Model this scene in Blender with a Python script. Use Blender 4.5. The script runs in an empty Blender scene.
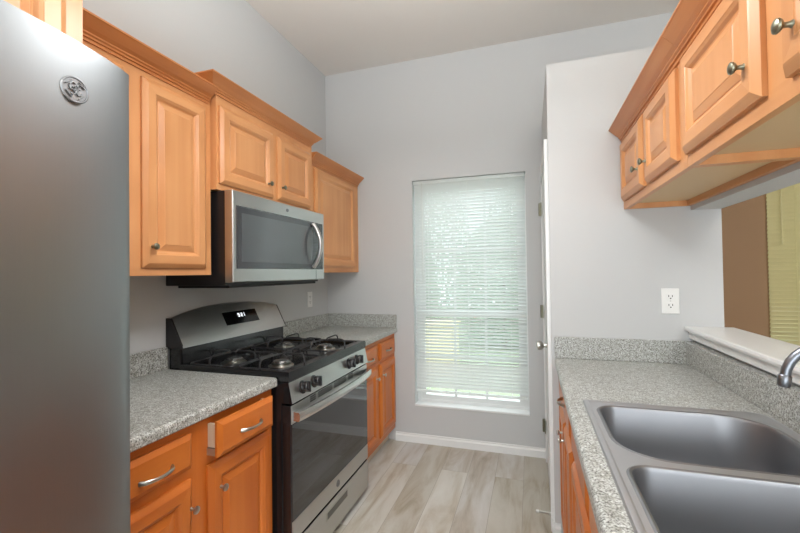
import bpy, bmesh, math, random
from mathutils import Vector, Matrix
random.seed(7)
PI = math.pi
S = bpy.context.scene
COL = S.collection

# ------------------------------------------------------------------ camera
yaw, pitch, roll, H = .314, .016, -.014, 1.359
F = Vector((-math.sin(yaw)*math.cos(pitch), math.cos(yaw)*math.cos(pitch), math.sin(pitch)))
r_ = Vector((math.cos(yaw), math.sin(yaw), 0)); u_ = r_.cross(F)
R = r_*math.cos(roll)+u_*math.sin(roll); U = -r_*math.sin(roll)+u_*math.cos(roll)
cam = bpy.data.cameras.new('camera'); co = bpy.data.objects.new('camera', cam); COL.objects.link(co)
cam.sensor_width = 36; cam.lens = 402.94/800*36; cam.clip_start = .02
M4 = Matrix((R, U, -F)).transposed().to_4x4(); M4.translation = Vector((0, 0, H))
co.matrix_world = M4
S.camera = co

# ------------------------------------------------------------------ world, lights, exposure
w = bpy.data.worlds.new('world'); S.world = w; w.use_nodes = True
nt = w.node_tree; nt.nodes.clear()
wo = nt.nodes.new('ShaderNodeOutputWorld'); bg = nt.nodes.new('ShaderNodeBackground')
bg.inputs[0].default_value = (.91, .95, 1, 1); bg.inputs[1].default_value = 3.1
nt.links.new(bg.outputs[0], wo.inputs[0])
S.view_settings.view_transform = 'Standard'; S.view_settings.look = 'None'
S.view_settings.gamma = 1; S.view_settings.use_curve_mapping = False
S.view_settings.exposure = 0.12

def area(name, loc, direction, sx, sy, power, color):
    l = bpy.data.lights.new(name, 'AREA'); l.shape = 'RECTANGLE'; l.size = sx; l.size_y = sy
    l.energy = power; l.color = color
    o = bpy.data.objects.new(name, l); COL.objects.link(o); o.location = loc
    o.rotation_euler = Vector(direction).to_track_quat('-Z', 'Y').to_euler()
    return o
# added unseen bowl pendants: fill the room below, brighten the ceiling above
area('kitchen_fill_down', (-.32, 1.08, 2.30), (0, 0, -1), .34, .34, 12, (.98, .99, 1))
area('kitchen_fill_up', (-.32, 1.08, 2.42), (0, 0, 1), .34, .34, 28, (.97, .99, 1))
area('living_fill_down', (1.4, -1.5, 2.30), (0, 0, -1), .4, .4, 18, (.98, .99, 1))
area('living_fill_up', (1.4, -1.5, 2.42), (0, 0, 1), .4, .4, 130, (.97, .99, 1))
# added fill light at the unseen rear opening, tilted up to brighten the ceiling
area('rear_fill', (.4, -3.35, 1.25), (0, 1, .22), 3.4, 2.2, 54, (.88, .95, 1))

# ------------------------------------------------------------------ materials
def mat(name, color, rough=.5, metal=0, spec=None, coat=0):
    m = bpy.data.materials.new(name); m.use_nodes = True
    b = m.node_tree.nodes['Principled BSDF']
    b.inputs['Base Color'].default_value = (*color, 1); b.inputs['Roughness'].default_value = rough
    b.inputs['Metallic'].default_value = metal
    if spec is not None: b.inputs['Specular IOR Level'].default_value = spec
    if coat: b.inputs['Coat Weight'].default_value = coat; b.inputs['Coat Roughness'].default_value = .15
    return m
def srgb(r, g, b):
    f = lambda c: c/12.92 if c <= .04045 else ((c+.055)/1.055)**2.4
    return (f(r/255), f(g/255), f(b/255))
def N(m, t, **k):
    n = m.node_tree.nodes.new(t)
    for a, v in k.items(): setattr(n, a, v)
    return n
def L(m, a, b): m.node_tree.links.new(a, b)
def ramp(m, stops):
    n = N(m, 'ShaderNodeValToRGB'); e = n.color_ramp.elements
    while len(e) < len(stops): e.new(.5)
    for s, (p, c) in zip(e, stops): s.position = p; s.color = (*c, 1)
    return n
def bump(m, src, strength, dist=.002):
    b = N(m, 'ShaderNodeBump'); b.inputs['Strength'].default_value = strength; b.inputs['Distance'].default_value = dist
    L(m, src, b.inputs['Height']); L(m, b.outputs[0], m.node_tree.nodes['Principled BSDF'].inputs['Normal'])

def wall_mat(name, c, bs=.12, scale=90):
    m = mat(name, c, .75, spec=.25)
    tc = N(m, 'ShaderNodeTexCoord'); n = N(m, 'ShaderNodeTexNoise'); n.inputs['Scale'].default_value = scale
    n.inputs['Detail'].default_value = 4
    L(m, tc.outputs['Object'], n.inputs['Vector']); bump(m, n.outputs[0], bs, .002)
    return m
WALL = wall_mat('painted_wall', srgb(199, 201, 201))
CEIL = wall_mat('ceiling_paint', srgb(232, 229, 224), .5, 45)
BROWN = wall_mat('brown_wall_paint', srgb(152, 122, 94))
TRIM = mat('white_trim_paint', srgb(232, 234, 233), .35)
WHITE = mat('white_plastic', srgb(232, 233, 230), .35)
DOORP = mat('white_door_paint', srgb(222, 226, 225), .35)

LIGHT_MAPLE = [(.25, (208, 144, 91)), (.5, (217, 156, 103)), (.75, (225, 167, 115))]
HONEY_MAPLE = [(.25, (192, 102, 38)), (.5, (203, 114, 44)), (.75, (212, 126, 54))]
def wood(name, vertical, axis='Y', cols=LIGHT_MAPLE):
    m = mat(name, (1, 1, 1), .33, spec=.45)
    b = m.node_tree.nodes['Principled BSDF']
    tc = N(m, 'ShaderNodeTexCoord'); oi = N(m, 'ShaderNodeObjectInfo')
    add = N(m, 'ShaderNodeVectorMath', operation='ADD')
    sc = N(m, 'ShaderNodeVectorMath', operation='SCALE'); sc.inputs['Scale'].default_value = 9
    cb = N(m, 'ShaderNodeCombineXYZ')
    for i in range(3): L(m, oi.outputs['Random'], cb.inputs[i])
    L(m, cb.outputs[0], sc.inputs[0]); L(m, tc.outputs['Object'], add.inputs[0]); L(m, sc.outputs[0], add.inputs[1])
    mp = N(m, 'ShaderNodeMapping')
    s = {'Z': (13, 13, .7), 'Y': (13, .7, 13), 'X': (.7, 13, 13)}['Z' if vertical else axis]
    mp.inputs['Scale'].default_value = s
    L(m, add.outputs[0], mp.inputs['Vector'])
    n = N(m, 'ShaderNodeTexNoise'); n.inputs['Scale'].default_value = 1.3; n.inputs['Detail'].default_value = 5; n.inputs['Distortion'].default_value = .35
    L(m, mp.outputs[0], n.inputs['Vector'])
    n2 = N(m, 'ShaderNodeTexNoise'); n2.inputs['Scale'].default_value = 4; n2.inputs['Detail'].default_value = 1
    L(m, add.outputs[0], n2.inputs['Vector'])
    r = ramp(m, [(p, srgb(*c)) for p, c in cols])
    L(m, n.outputs[0], r.inputs[0])
    r2 = ramp(m, [(.3, (.90, .86, .82)), (.7, (1, 1, 1))]); L(m, n2.outputs[0], r2.inputs[0])
    mx = N(m, 'ShaderNodeMix', data_type='RGBA', blend_type='MULTIPLY'); mx.inputs['Factor'].default_value = 1
    L(m, r.outputs[0], mx.inputs['A']); L(m, r2.outputs[0], mx.inputs['B'])
    L(m, mx.outputs['Result'], b.inputs['Base Color'])
    return m
WV = wood('maple_vertical_grain', True); WH = wood('maple_horizontal_grain', False)
HV = wood('honey_maple_vertical_grain', True, cols=HONEY_MAPLE); HH = wood('honey_maple_horizontal_grain', False, cols=HONEY_MAPLE)
CROWNM = wood('crown_moulding_maple', False, cols=[(.25, (196, 124, 70)), (.5, (206, 136, 80)), (.75, (214, 147, 92))])
WINT = mat('cabinet_interior_maple', srgb(214, 184, 140), .5)

def laminate():
    m = mat('speckled_laminate', (1, 1, 1), .32, spec=.6)
    b = m.node_tree.nodes['Principled BSDF']
    g = N(m, 'ShaderNodeNewGeometry')
    n = N(m, 'ShaderNodeTexNoise'); n.inputs['Scale'].default_value = 210; n.inputs['Detail'].default_value = 3
    n2 = N(m, 'ShaderNodeTexNoise'); n2.inputs['Scale'].default_value = 75; n2.inputs['Detail'].default_value = 3
    L(m, g.outputs['Position'], n.inputs['Vector']); L(m, g.outputs['Position'], n2.inputs['Vector'])
    r = ramp(m, [(.33, srgb(82, 81, 77)), (.44, srgb(160, 161, 157)), (.54, srgb(192, 195, 192)), (.68, srgb(226, 230, 227))])
    r2 = ramp(m, [(.36, srgb(208, 206, 200)), (.60, (1, 1, 1))])
    L(m, n.outputs[0], r.inputs[0]); L(m, n2.outputs[0], r2.inputs[0])
    mx = N(m, 'ShaderNodeMix', data_type='RGBA', blend_type='MULTIPLY'); mx.inputs['Factor'].default_value = 1
    L(m, r.outputs[0], mx.inputs['A']); L(m, r2.outputs[0], mx.inputs['B'])
    L(m, mx.outputs['Result'], b.inputs['Base Color'])
    return m
LAM = laminate()

def floor_mat():
    m = mat('grey_oak_vinyl_plank', (1, 1, 1), .42, spec=.4)
    b = m.node_tree.nodes['Principled BSDF']
    g = N(m, 'ShaderNodeNewGeometry'); mp = N(m, 'ShaderNodeMapping'); mp.inputs['Rotation'].default_value = (0, 0, PI/2)
    mp.inputs['Location'].default_value = (.35, .07, 0)
    L(m, g.outputs['Position'], mp.inputs['Vector'])
    br = N(m, 'ShaderNodeTexBrick'); br.offset = .37; br.inputs['Scale'].default_value = 1
    br.inputs['Brick Width'].default_value = 1.2; br.inputs['Row Height'].default_value = .18
    br.inputs['Mortar Size'].default_value = .0012; br.inputs['Mortar Smooth'].default_value = .3
    br.inputs['Color1'].default_value = (0, 0, 0, 1); br.inputs['Color2'].default_value = (1, 1, 1, 1); br.inputs['Mortar'].default_value = (.5, .5, .5, 1)
    L(m, mp.outputs[0], br.inputs['Vector'])
    sc = N(m, 'ShaderNodeVectorMath', operation='SCALE'); sc.inputs['Scale'].default_value = 7
    L(m, br.outputs['Color'], sc.inputs[0])
    add = N(m, 'ShaderNodeVectorMath', operation='ADD'); L(m, mp.outputs[0], add.inputs[0]); L(m, sc.outputs[0], add.inputs[1])
    m2 = N(m, 'ShaderNodeMapping'); m2.inputs['Scale'].default_value = (1.1, 6, 1); L(m, add.outputs[0], m2.inputs['Vector'])
    n = N(m, 'ShaderNodeTexNoise'); n.inputs['Scale'].default_value = 1.5; n.inputs['Detail'].default_value = 7; n.inputs['Distortion'].default_value = .7; n.inputs['Roughness'].default_value = .6
    L(m, m2.outputs[0], n.inputs['Vector'])
    r = ramp(m, [(.25, srgb(158, 145, 126)), (.42, srgb(192, 183, 168)), (.55, srgb(208, 204, 195)), (.75, srgb(220, 218, 212))])
    L(m, n.outputs[0], r.inputs[0])
    r2 = ramp(m, [(0, srgb(224, 221, 214)), (.5, (1, 1, 1)), (1, srgb(240, 240, 244))]); L(m, br.outputs['Color'], r2.inputs[0])
    mx = N(m, 'ShaderNodeMix', data_type='RGBA', blend_type='MULTIPLY'); mx.inputs['Factor'].default_value = 1
    L(m, r.outputs[0], mx.inputs['A']); L(m, r2.outputs[0], mx.inputs['B'])
    m3 = N(m, 'ShaderNodeMix', data_type='RGBA'); m3.inputs['B'].default_value = (*srgb(150, 142, 130), 1)
    L(m, br.outputs['Fac'], m3.inputs['Factor']); L(m, mx.outputs['Result'], m3.inputs['A'])
    L(m, m3.outputs['Result'], b.inputs['Base Color'])
    return m
FLOOR = floor_mat()

def steel(name, c, rough, axis):
    m = mat(name, c, rough, 1)
    b = m.node_tree.nodes['Principled BSDF']
    tc = N(m, 'ShaderNodeTexCoord'); mp = N(m, 'ShaderNodeMapping')
    mp.inputs['Scale'].default_value = {'Z': (400, 400, 6), 'Y': (400, 6, 400), 'X': (6, 400, 400)}[axis]
    n = N(m, 'ShaderNodeTexNoise'); n.inputs['Scale'].default_value = 1; n.inputs['Detail'].default_value = 2
    L(m, tc.outputs['Object'], mp.inputs['Vector']); L(m, mp.outputs[0], n.inputs['Vector'])
    mr = N(m, 'ShaderNodeMapRange'); mr.inputs['To Min'].default_value = rough-.06; mr.inputs['To Max'].default_value = rough+.08
    L(m, n.outputs[0], mr.inputs[0]); L(m, mr.outputs[0], b.inputs['Roughness'])
    return m
STEEL = steel('brushed_stainless', srgb(196, 196, 194), .30, 'Y')
FRIDGE = steel('fridge_stainless', srgb(152, 156, 158), .38, 'Z')
SINKM = mat('sink_deck_lit_stainless', srgb(198, 201, 205), .46, 1)  # lightened copy of the sink steel, stands in for light on the deck
BOWLM = mat('sink_bowl_shaded_stainless', srgb(156, 158, 162), .42, 1)  # same sink steel, darkened for the shade inside the bowls
NICKEL = mat('satin_nickel', srgb(186, 186, 180), .28, 1)
BRASSY = mat('antique_nickel_knob', srgb(140, 140, 122), .35, 1)
CHROME = mat('chrome', srgb(215, 216, 218), .12, 1)
FAUC = mat('brushed_nickel_faucet', srgb(134, 138, 144), .34, 1)
BLACK = mat('black_enamel', srgb(26, 26, 28), .18, spec=.6)
BLACKP = mat('black_plastic', srgb(30, 28, 30), .4)
IRON = mat('cast_iron_grate', srgb(46, 46, 48), .38, spec=.6)
CAP = mat('burner_cap', srgb(150, 150, 150), .22, .9)
GLASSB = mat('dark_oven_glass', srgb(44, 45, 47), .03, spec=.9)
MWGLASS = mat('microwave_door_glass', srgb(58, 61, 65), .04, spec=.9)
DISP = mat('black_display_glass', srgb(12, 12, 14), .1)
SLOT = mat('dark_slot', srgb(22, 22, 24), .6)
BLIND = mat('white_blind_slat', srgb(234, 238, 237), .45)
def translucent(m, c, f):
    t = N(m, 'ShaderNodeBsdfTranslucent'); t.inputs[0].default_value = (*c, 1); x = N(m, 'ShaderNodeMixShader'); x.inputs[0].default_value = f
    o = [n for n in m.node_tree.nodes if n.type == 'OUTPUT_MATERIAL'][0]
    L(m, m.node_tree.nodes['Principled BSDF'].outputs[0], x.inputs[1]); L(m, t.outputs[0], x.inputs[2]); L(m, x.outputs[0], o.inputs[0])
translucent(BLIND, (.97, .98, .97), .45)
BLIND2 = mat('beige_blind_slat', srgb(204, 195, 148), .5)
GREYM = mat('galvanised_slide', srgb(190, 190, 186), .35, .8)
DRW = mat('white_drawer_side', srgb(214, 196, 172), .5)

def emis(name, c, s):
    m = bpy.data.materials.new(name); m.use_nodes = True; n = m.node_tree; n.nodes.clear()
    o = n.nodes.new('ShaderNodeOutputMaterial'); e = n.nodes.new('ShaderNodeEmission')
    e.inputs[0].default_value = (*c, 1); e.inputs[1].default_value = s; n.links.new(e.outputs[0], o.inputs[0]); return m
DIGIT = emis('display_digits', (.9, .95, 1), 1.6)
LAMP = emis('lamp_diffuser', (1, .96, .9), 2.5)
def glass(name):
    m = bpy.data.materials.new(name); m.use_nodes = True; n = m.node_tree; n.nodes.clear()
    o = n.nodes.new('ShaderNodeOutputMaterial'); t = n.nodes.new('ShaderNodeBsdfTransparent'); g = n.nodes.new('ShaderNodeBsdfGlossy')
    t.inputs[0].default_value = (.93, .97, .96, 1); g.inputs['Roughness'].default_value = .02
    x = n.nodes.new('ShaderNodeMixShader'); x.inputs[0].default_value = .06
    n.links.new(t.outputs[0], x.inputs[1]); n.links.new(g.outputs[0], x.inputs[2]); n.links.new(x.outputs[0], o.inputs[0]); return m
GLASS = glass('window_glass')

# ------------------------------------------------------------------ helpers
def tag(o, label=None, cat=None, group=None, kind=None):
    if label: o['label'] = label
    if cat: o['category'] = cat
    if group: o['group'] = group
    if kind: o['kind'] = kind
    return o
def thing(name, loc, label, cat, group=None, kind=None):
    o = bpy.data.objects.new(name, None); o.empty_display_size = .05; COL.objects.link(o); o.location = loc
    return tag(o, label, cat, group, kind)
def origin(o):
    v = Vector((0, 0, 0))
    while o is not None: v = v+Vector(o.location); o = o.parent
    return v

class MB:
    def __init__(self): self.bm = bmesh.new()
    def box(self, x0, x1, y0, y1, z0, z1, mi=0, bev=0):
        b = bmesh.new(); bmesh.ops.create_cube(b, size=1)
        for v in b.verts:
            v.co = Vector(((x0+x1)/2+v.co.x*(x1-x0), (y0+y1)/2+v.co.y*(y1-y0), (z0+z1)/2+v.co.z*(z1-z0)))
        if bev: bmesh.ops.bevel(b, geom=b.edges[:], offset=bev, segments=2, profile=.5, affect='EDGES')
        return self.merge(b, mi)
    def merge(self, b, mi=0, mtx=None):
        if mtx is not None: bmesh.ops.transform(b, matrix=mtx, verts=b.verts)
        for f in b.faces: f.material_index = mi
        me = bpy.data.meshes.new('t'); b.to_mesh(me); b.free(); self.bm.from_mesh(me); bpy.data.meshes.remove(me)
        return self
    def cyl(self, p0, p1, r0, r1=None, seg=20, mi=0, cap=True):
        p0, p1 = Vector(p0), Vector(p1); d = p1-p0; r1 = r0 if r1 is None else r1
        b = bmesh.new(); bmesh.ops.create_cone(b, cap_ends=cap, segments=seg, radius1=r0, radius2=r1, depth=d.length)
        q = d.to_track_quat('Z', 'Y').to_matrix().to_4x4(); q.translation = (p0+p1)/2
        return self.merge(b, mi, q)
    def lathe(self, p0, axis, prof, seg=24, mi=0):
        # prof: list of (radius, distance along axis)
        b = bmesh.new(); rings = []
        for r, h in prof:
            rings.append([b.verts.new((r*math.cos(2*PI*i/seg), r*math.sin(2*PI*i/seg), h)) for i in range(seg)])
        for a, c in zip(rings, rings[1:]):
            for i in range(seg): b.faces.new((a[i], a[(i+1) % seg], c[(i+1) % seg], c[i]))
        b.faces.new(list(reversed(rings[0]))); b.faces.new(rings[-1])
        q = Vector(axis).to_track_quat('Z', 'Y').to_matrix().to_4x4(); q.translation = Vector(p0)
        return self.merge(b, mi, q)
    def tube(self, pts, r, seg=10, mi=0, closed=False, sy=1.0):
        pts = [Vector(p) for p in pts]; n = len(pts); b = bmesh.new(); rings = []
        prev = None
        for i, p in enumerate(pts):
            a = pts[i-1] if (i > 0 or closed) else p; c = pts[(i+1) % n] if (i < n-1 or closed) else p
            t = (c-a).normalized()
            if prev is None:
                up = Vector((0, 0, 1)) if abs(t.z) < .9 else Vector((1, 0, 0))
                s = t.cross(up).normalized()
            else: s = (prev-t*prev.dot(t)).normalized()
            prev = s; v = s.cross(t); rr = r[i] if isinstance(r, (list, tuple)) else r
            rings.append([b.verts.new(p+s*rr*math.cos(2*PI*k/seg)+v*rr*sy*math.sin(2*PI*k/seg)) for k in range(seg)])
        m = n if closed else n-1
        for i in range(m):
            a, c = rings[i], rings[(i+1) % n]
            for k in range(seg): b.faces.new((a[k], a[(k+1) % seg], c[(k+1) % seg], c[k]))
        if not closed: b.faces.new(list(reversed(rings[0]))); b.faces.new(rings[-1])
        bmesh.ops.recalc_face_normals(b, faces=b.faces)
        return self.merge(b, mi)
    def extrude(self, prof, axis, a0, a1, mi=0):
        # closed 2D profile extruded along an axis. axis 'Y': prof=(x,z); 'X': prof=(y,z); 'Z': prof=(x,y)
        f = {'Y': lambda p, a: (p[0], a, p[1]), 'X': lambda p, a: (a, p[0], p[1]), 'Z': lambda p, a: (p[0], p[1], a)}[axis]
        b = bmesh.new(); A = [b.verts.new(f(p, a0)) for p in prof]; B = [b.verts.new(f(p, a1)) for p in prof]; n = len(prof)
        for i in range(n): b.faces.new((A[i], A[(i+1) % n], B[(i+1) % n], B[i]))
        b.faces.new(list(reversed(A))); b.faces.new(B)
        bmesh.ops.recalc_face_normals(b, faces=b.faces)
        return self.merge(b, mi)
    def rings(self, xs, sgn, y0, y1, z0, z1, prof, mats=(0, 1)):
        # nested rectangular rings on a plane facing sgn*X, prof = [(inset, out)], closed by a flat centre
        b = bmesh.new(); R_ = []
        for ins, out in prof:
            x = xs+sgn*out
            R_.append([b.verts.new(c) for c in ((x, y0+ins, z0+ins), (x, y1-ins, z0+ins), (x, y1-ins, z1-ins), (x, y0+ins, z1-ins))])
        for a, c in zip(R_, R_[1:]):
            for i in range(4):
                f = b.faces.new((a[i], a[(i+1) % 4], c[(i+1) % 4], c[i])); f.material_index = mats[1] if i in (0, 2) else mats[0]
        f = b.faces.new(R_[-1]); f.material_index = mats[0]
        f = b.faces.new(list(reversed(R_[0]))); f.material_index = mats[0]
        bmesh.ops.recalc_face_normals(b, faces=b.faces)
        me = bpy.data.meshes.new('t'); b.to_mesh(me); b.free(); self.bm.from_mesh(me); bpy.data.meshes.remove(me)
        return self
    def build(self, name, mats, parent=None, smooth=False, label=None, kind=None):
        if not isinstance(mats, (list, tuple)): mats = [mats]
        o_ = origin(parent) if parent else Vector((0, 0, 0))
        if o_.length: bmesh.ops.translate(self.bm, vec=-o_, verts=self.bm.verts)
        me = bpy.data.meshes.new(name); self.bm.to_mesh(me); self.bm.free()
        for m in mats: me.materials.append(m)
        if smooth:
            for p in me.polygons: p.use_smooth = True
            try: me.set_sharp_from_angle(angle=math.radians(38))
            except Exception: pass
        o = bpy.data.objects.new(name, me); COL.objects.link(o)
        if parent: o.parent = parent
        if label: o['label'] = label
        if kind: o['kind'] = kind
        return o
def struct(name, mb, m, smooth=False): return mb.build(name, m, None, smooth, kind='structure')

# ================================================================== SHELL
XW, YF, ZC = -1.68, 3.13, 3.09
XR = 4.2; YB = -3.2
PX0, PX1, PY = .095, .84, 2.222        # pantry block
KX0, KX1 = .72, .84                    # pass-through wall
struct('floor', MB().box(XW-.1, XR+.1, YB-.1, YF+.14, -.06, 0), FLOOR)
struct('ceiling', MB().box(XW-.1, XR+.1, YB-.1, YF+.14, ZC, ZC+.08), CEIL)
struct('wall_left', MB().box(XW-.1, XW, YB-.1, YF+.14, 0, ZC), WALL)
# far wall, kitchen part, with the window opening
WX0, WX1, WZ0, WZ1 = -.905, -.028, .292, 2.103
T = .14
m = MB()
m.box(XW, WX0, YF, YF+T, 0, ZC); m.box(WX1, 1.12, YF, YF+T, 0, ZC)
m.box(WX0, WX1, YF, YF+T, 0, WZ0); m.box(WX0, WX1, YF, YF+T, WZ1, ZC)
struct('wall_far', m, WALL)
DX0, DX1, DZ0, DZ1 = 1.43, 2.95, .75, 2.15
m = MB(); m.box(1.12, DX0, YF, YF+T, 0, ZC); m.box(DX1, XR, YF, YF+T, 0, ZC)
m.box(DX0, DX1, YF, YF+T, 0, DZ0); m.box(DX0, DX1, YF, YF+T, DZ1, ZC)
struct('wall_dining', m, BROWN)
struct('wall_dining_side', MB().box(XR, XR+.1, YB-.1, YF+T, 0, ZC), BROWN)
m = MB(); m.box(XW, -1.2, YB-.1, YB, 0, ZC); m.box(2.2, XR, YB-.1, YB, 0, ZC); m.box(-1.2, 2.2, YB-.1, YB, 2.25, ZC)
struct('wall_rear', m, WALL)
struct('wall_pantry', MB().box(PX0, PX1, PY, YF-.001, 0, 2.434), WALL)
struct('wall_pass_through', MB().box(KX0, KX1, -.6, PY-.0005, 0, 1.034).box(KX0, KX1, -.6, PY-.0005, 1.635, 2.434), WALL)
# window ledge cap of the pass-through (board with moulded nose over an apron)
prof = [(.70, 1.034), (.70, 1.062), (.694, 1.064), (.684, 1.070), (.682, 1.078), (.685, 1.087), (.690, 1.089), (.875, 1.089), (.88, 1.084), (.88, 1.066), (.86, 1.062), (.86, 1.034)]
struct('trim_1', MB().extrude(prof, 'Y', -.6, PY-.0008), TRIM)

def baseboard(name, axis, fixed, sgn, a0, a1, h=.07, t=.014):
    if axis == 'X': prof = [(fixed, 0), (fixed+sgn*t, 0), (fixed+sgn*t, h-.022), (fixed+sgn*t*.55, h-.012), (fixed+sgn*t*.5, h), (fixed, h)]
    else: prof = [(fixed, 0), (fixed+sgn*t, 0), (fixed+sgn*t, h-.022), (fixed+sgn*t*.55, h-.012), (fixed+sgn*t*.5, h), (fixed, h)]
    return struct(name, MB().extrude(prof, axis, a0, a1), TRIM)
baseboard('baseboard_far', 'X', YF, -1, -1.07, .08)
baseboard('baseboard_pantry', 'X', PY, -1, PX0-.014, .122)
baseboard('baseboard_pantry_side', 'Y', PX0, -1, PY-.0138, PY+.034)

# pantry door in the left face of the pantry block, casing, knob, hinges
m = MB(); c0, c1 = PX0-.018, PX0
m.box(c0, c1, PY+.035, PY+.095, 0, 1.995); m.box(c0, c1, YF-.075, YF-.02, 0, 1.995); m.box(c0, c1, PY+.035, YF-.02, 1.995, 2.055)
struct('trim_2', m, TRIM)
d = thing('door_1', (PX0, 2.7, 0), None, None, kind='structure')
m = MB(); m.rings(PX0-.002, -1, PY+.098, YF-.078, .012, 1.992, [(0, 0), (0, .008), (.11, .008), (.118, .003), (.14, .003), (.15, .006)], (0, 0))
m.build('door_panel', DOORP, d)
kz, ky = .945, PY+.16
MB().lathe((PX0-.010, ky, kz), (-1, 0, 0), [(.028, 0), (.028, .006), (.012, .010), (.010, .025), (.022, .034), (.026, .045), (.025, .058), (.016, .064), (.0, .065)]).build('knob', NICKEL, d, True)
for z in (.26, 1.07, 1.80):
    MB().cyl((PX0-.027, YF-.070, z-.045), (PX0-.027, YF-.070, z+.045), .009, seg=12).box(PX0-.022, PX0-.016, YF-.11, YF-.06, z-.045, z+.045).build('hinge', BRASSY, d, True)

# ---------------- kitchen window
wd = thing('window_1', ((WX0+WX1)/2, YF+.1, WZ0), None, None, kind='structure')
y0, y1 = YF+.085, YF+.135
m = MB(); fw = .035
m.box(WX0, WX0+fw, y0, y1, WZ0, WZ1); m.box(WX1-fw, WX1, y0, y1, WZ0, WZ1)
m.box(WX0+fw, WX1-fw, y0, y1, WZ0, WZ0+fw); m.box(WX0+fw, WX1-fw, y0, y1, WZ1-fw, WZ1)
m.build('window_frame', TRIM, wd)
def sash(z0, z1, yy, hs):
    m = MB(); s = .035; x0, x1 = WX0+fw, WX1-fw
    m.box(x0, x0+s, yy, yy+.022, z0, z1); m.box(x1-s, x1, yy, yy+.022, z0, z1)
    m.box(x0+s, x1-s, yy, yy+.022, z0, z0+s); m.box(x0+s, x1-s, yy, yy+.022, z1-s, z1)
    for k in (1, 2):
        x = x0+s+(x1-x0-2*s)*k/3; m.box(x-.009, x+.009, yy+.003, yy+.019, z0+s, z1-s)
    for k in range(1, hs):
        z = z0+s+(z1-z0-2*s)*k/hs
        for j in range(3):
            xa = x0+s+(x1-x0-2*s)*j/3+(.009 if j else 0); xb = x0+s+(x1-x0-2*s)*(j+1)/3-(.009 if j < 2 else 0)
            m.box(xa, xb, yy+.003, yy+.019, z-.009, z+.009)
    o = m.build('sash', TRIM, wd)
    MB().box(x0+s*.5, x1-s*.5, yy+.009, yy+.013, z0+s*.5, z1-s*.5).build('pane', GLASS, o)
sash(1.01, WZ1-fw, YF+.112, 2); sash(WZ0+fw, 1.045, YF+.088, 2)
struct('trim_3', MB().box(WX0, WX1, YF-.006, YF+.085, WZ0, WZ0+.014, bev=.003), TRIM)

def blind(name, label, x0, x1, yc, z0, z1, pitch, ang_top, ang_bot, zsw, slat_w, m_, wand_x, cords, wand_len=.33, open_z=None):
    b = thing(name, ((x0+x1)/2, yc, z1), label, 'window blind')
    MB().box(x0, x1, yc-.016, yc+.016, z1-.028, z1, bev=.002).build('head_rail', m_, b)
    MB().box(x0+.004, x1-.004, yc-.012, yc+.012, z0, z0+.018, bev=.003).build('bottom_rail', m_, b)
    m = MB(); z = z1-.042
    while z > z0+.026:
        a = ang_top if z > zsw else ang_bot
        pts = []
        for k in range(5):
            t = (k/4-.5)*slat_w; cu = .0016*(1-(2*k/4-1)**2)
            pts.append((t, cu))
        for k in range(4, -1, -1):
            t = (k/4-.5)*slat_w; cu = .0016*(1-(2*k/4-1)**2)-.0005
            pts.append((t, cu))
        ca, sa = math.cos(a), math.sin(a)
        pr = [(yc+t*ca-c*sa, z+t*sa+c*ca) for t, c in pts]
        m.extrude(pr, 'X', x0+.003, x1-.003)
        z -= pitch
    m.build('slats', m_, b)
    m = MB()
    for cx in cords:
        for dy in (-slat_w*.5, slat_w*.5): m.box(cx-.0012, cx+.0012, yc+dy*.75-.0006, yc+dy*.75+.0006, z0+.01, z1-.02)
    m.build('ladder_cord', m_, b)
    MB().cyl((wand_x, yc-.024, z1-.02), (wand_x, yc-.024, z1-.02-wand_len), .0035, seg=8).build('tilt_wand', WHITE if m_ is BLIND else BLIND2, b)
    return b
blind('window_blind', 'white mini blind with tilted slats hanging in the tall kitchen window', WX0+.006, WX1-.006, YF+.03, .400, WZ1-.004, .0255,
      math.radians(-53), math.radians(-74), .64, .027, BLIND, WX0+.08, (WX0+.12, (WX0+WX1)/2, WX1-.12), .8)

# dining window
wd2 = thing('window_2', ((DX0+DX1)/2, YF+.1, DZ0), None, None, kind='structure')
m = MB(); m.box(DX0, DX0+fw, y0, y1, DZ0, DZ1); m.box(DX1-fw, DX1, y0, y1, DZ0, DZ1)
m.box(DX0+fw, DX1-fw, y0, y1, DZ0, DZ0+fw); m.box(DX0+fw, DX1-fw, y0, y1, DZ1-fw, DZ1)
m.build('window_frame', TRIM, wd2)
MB().box(DX0+fw*.5, DX1-fw*.5, YF+.105, YF+.109, DZ0+fw*.5, DZ1-fw*.5).build('pane', GLASS, wd2)
blind('window_blind', 'beige slatted blind, closed, on the brown wall beyond the pass-through', DX0-.02, DX1+.02, YF-.022, .72, 2.19, .0255,
      math.radians(-61), math.radians(-61), .6, .030, BLIND2, 1.475, (1.55, 2.2, 2.85), .67)

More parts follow.
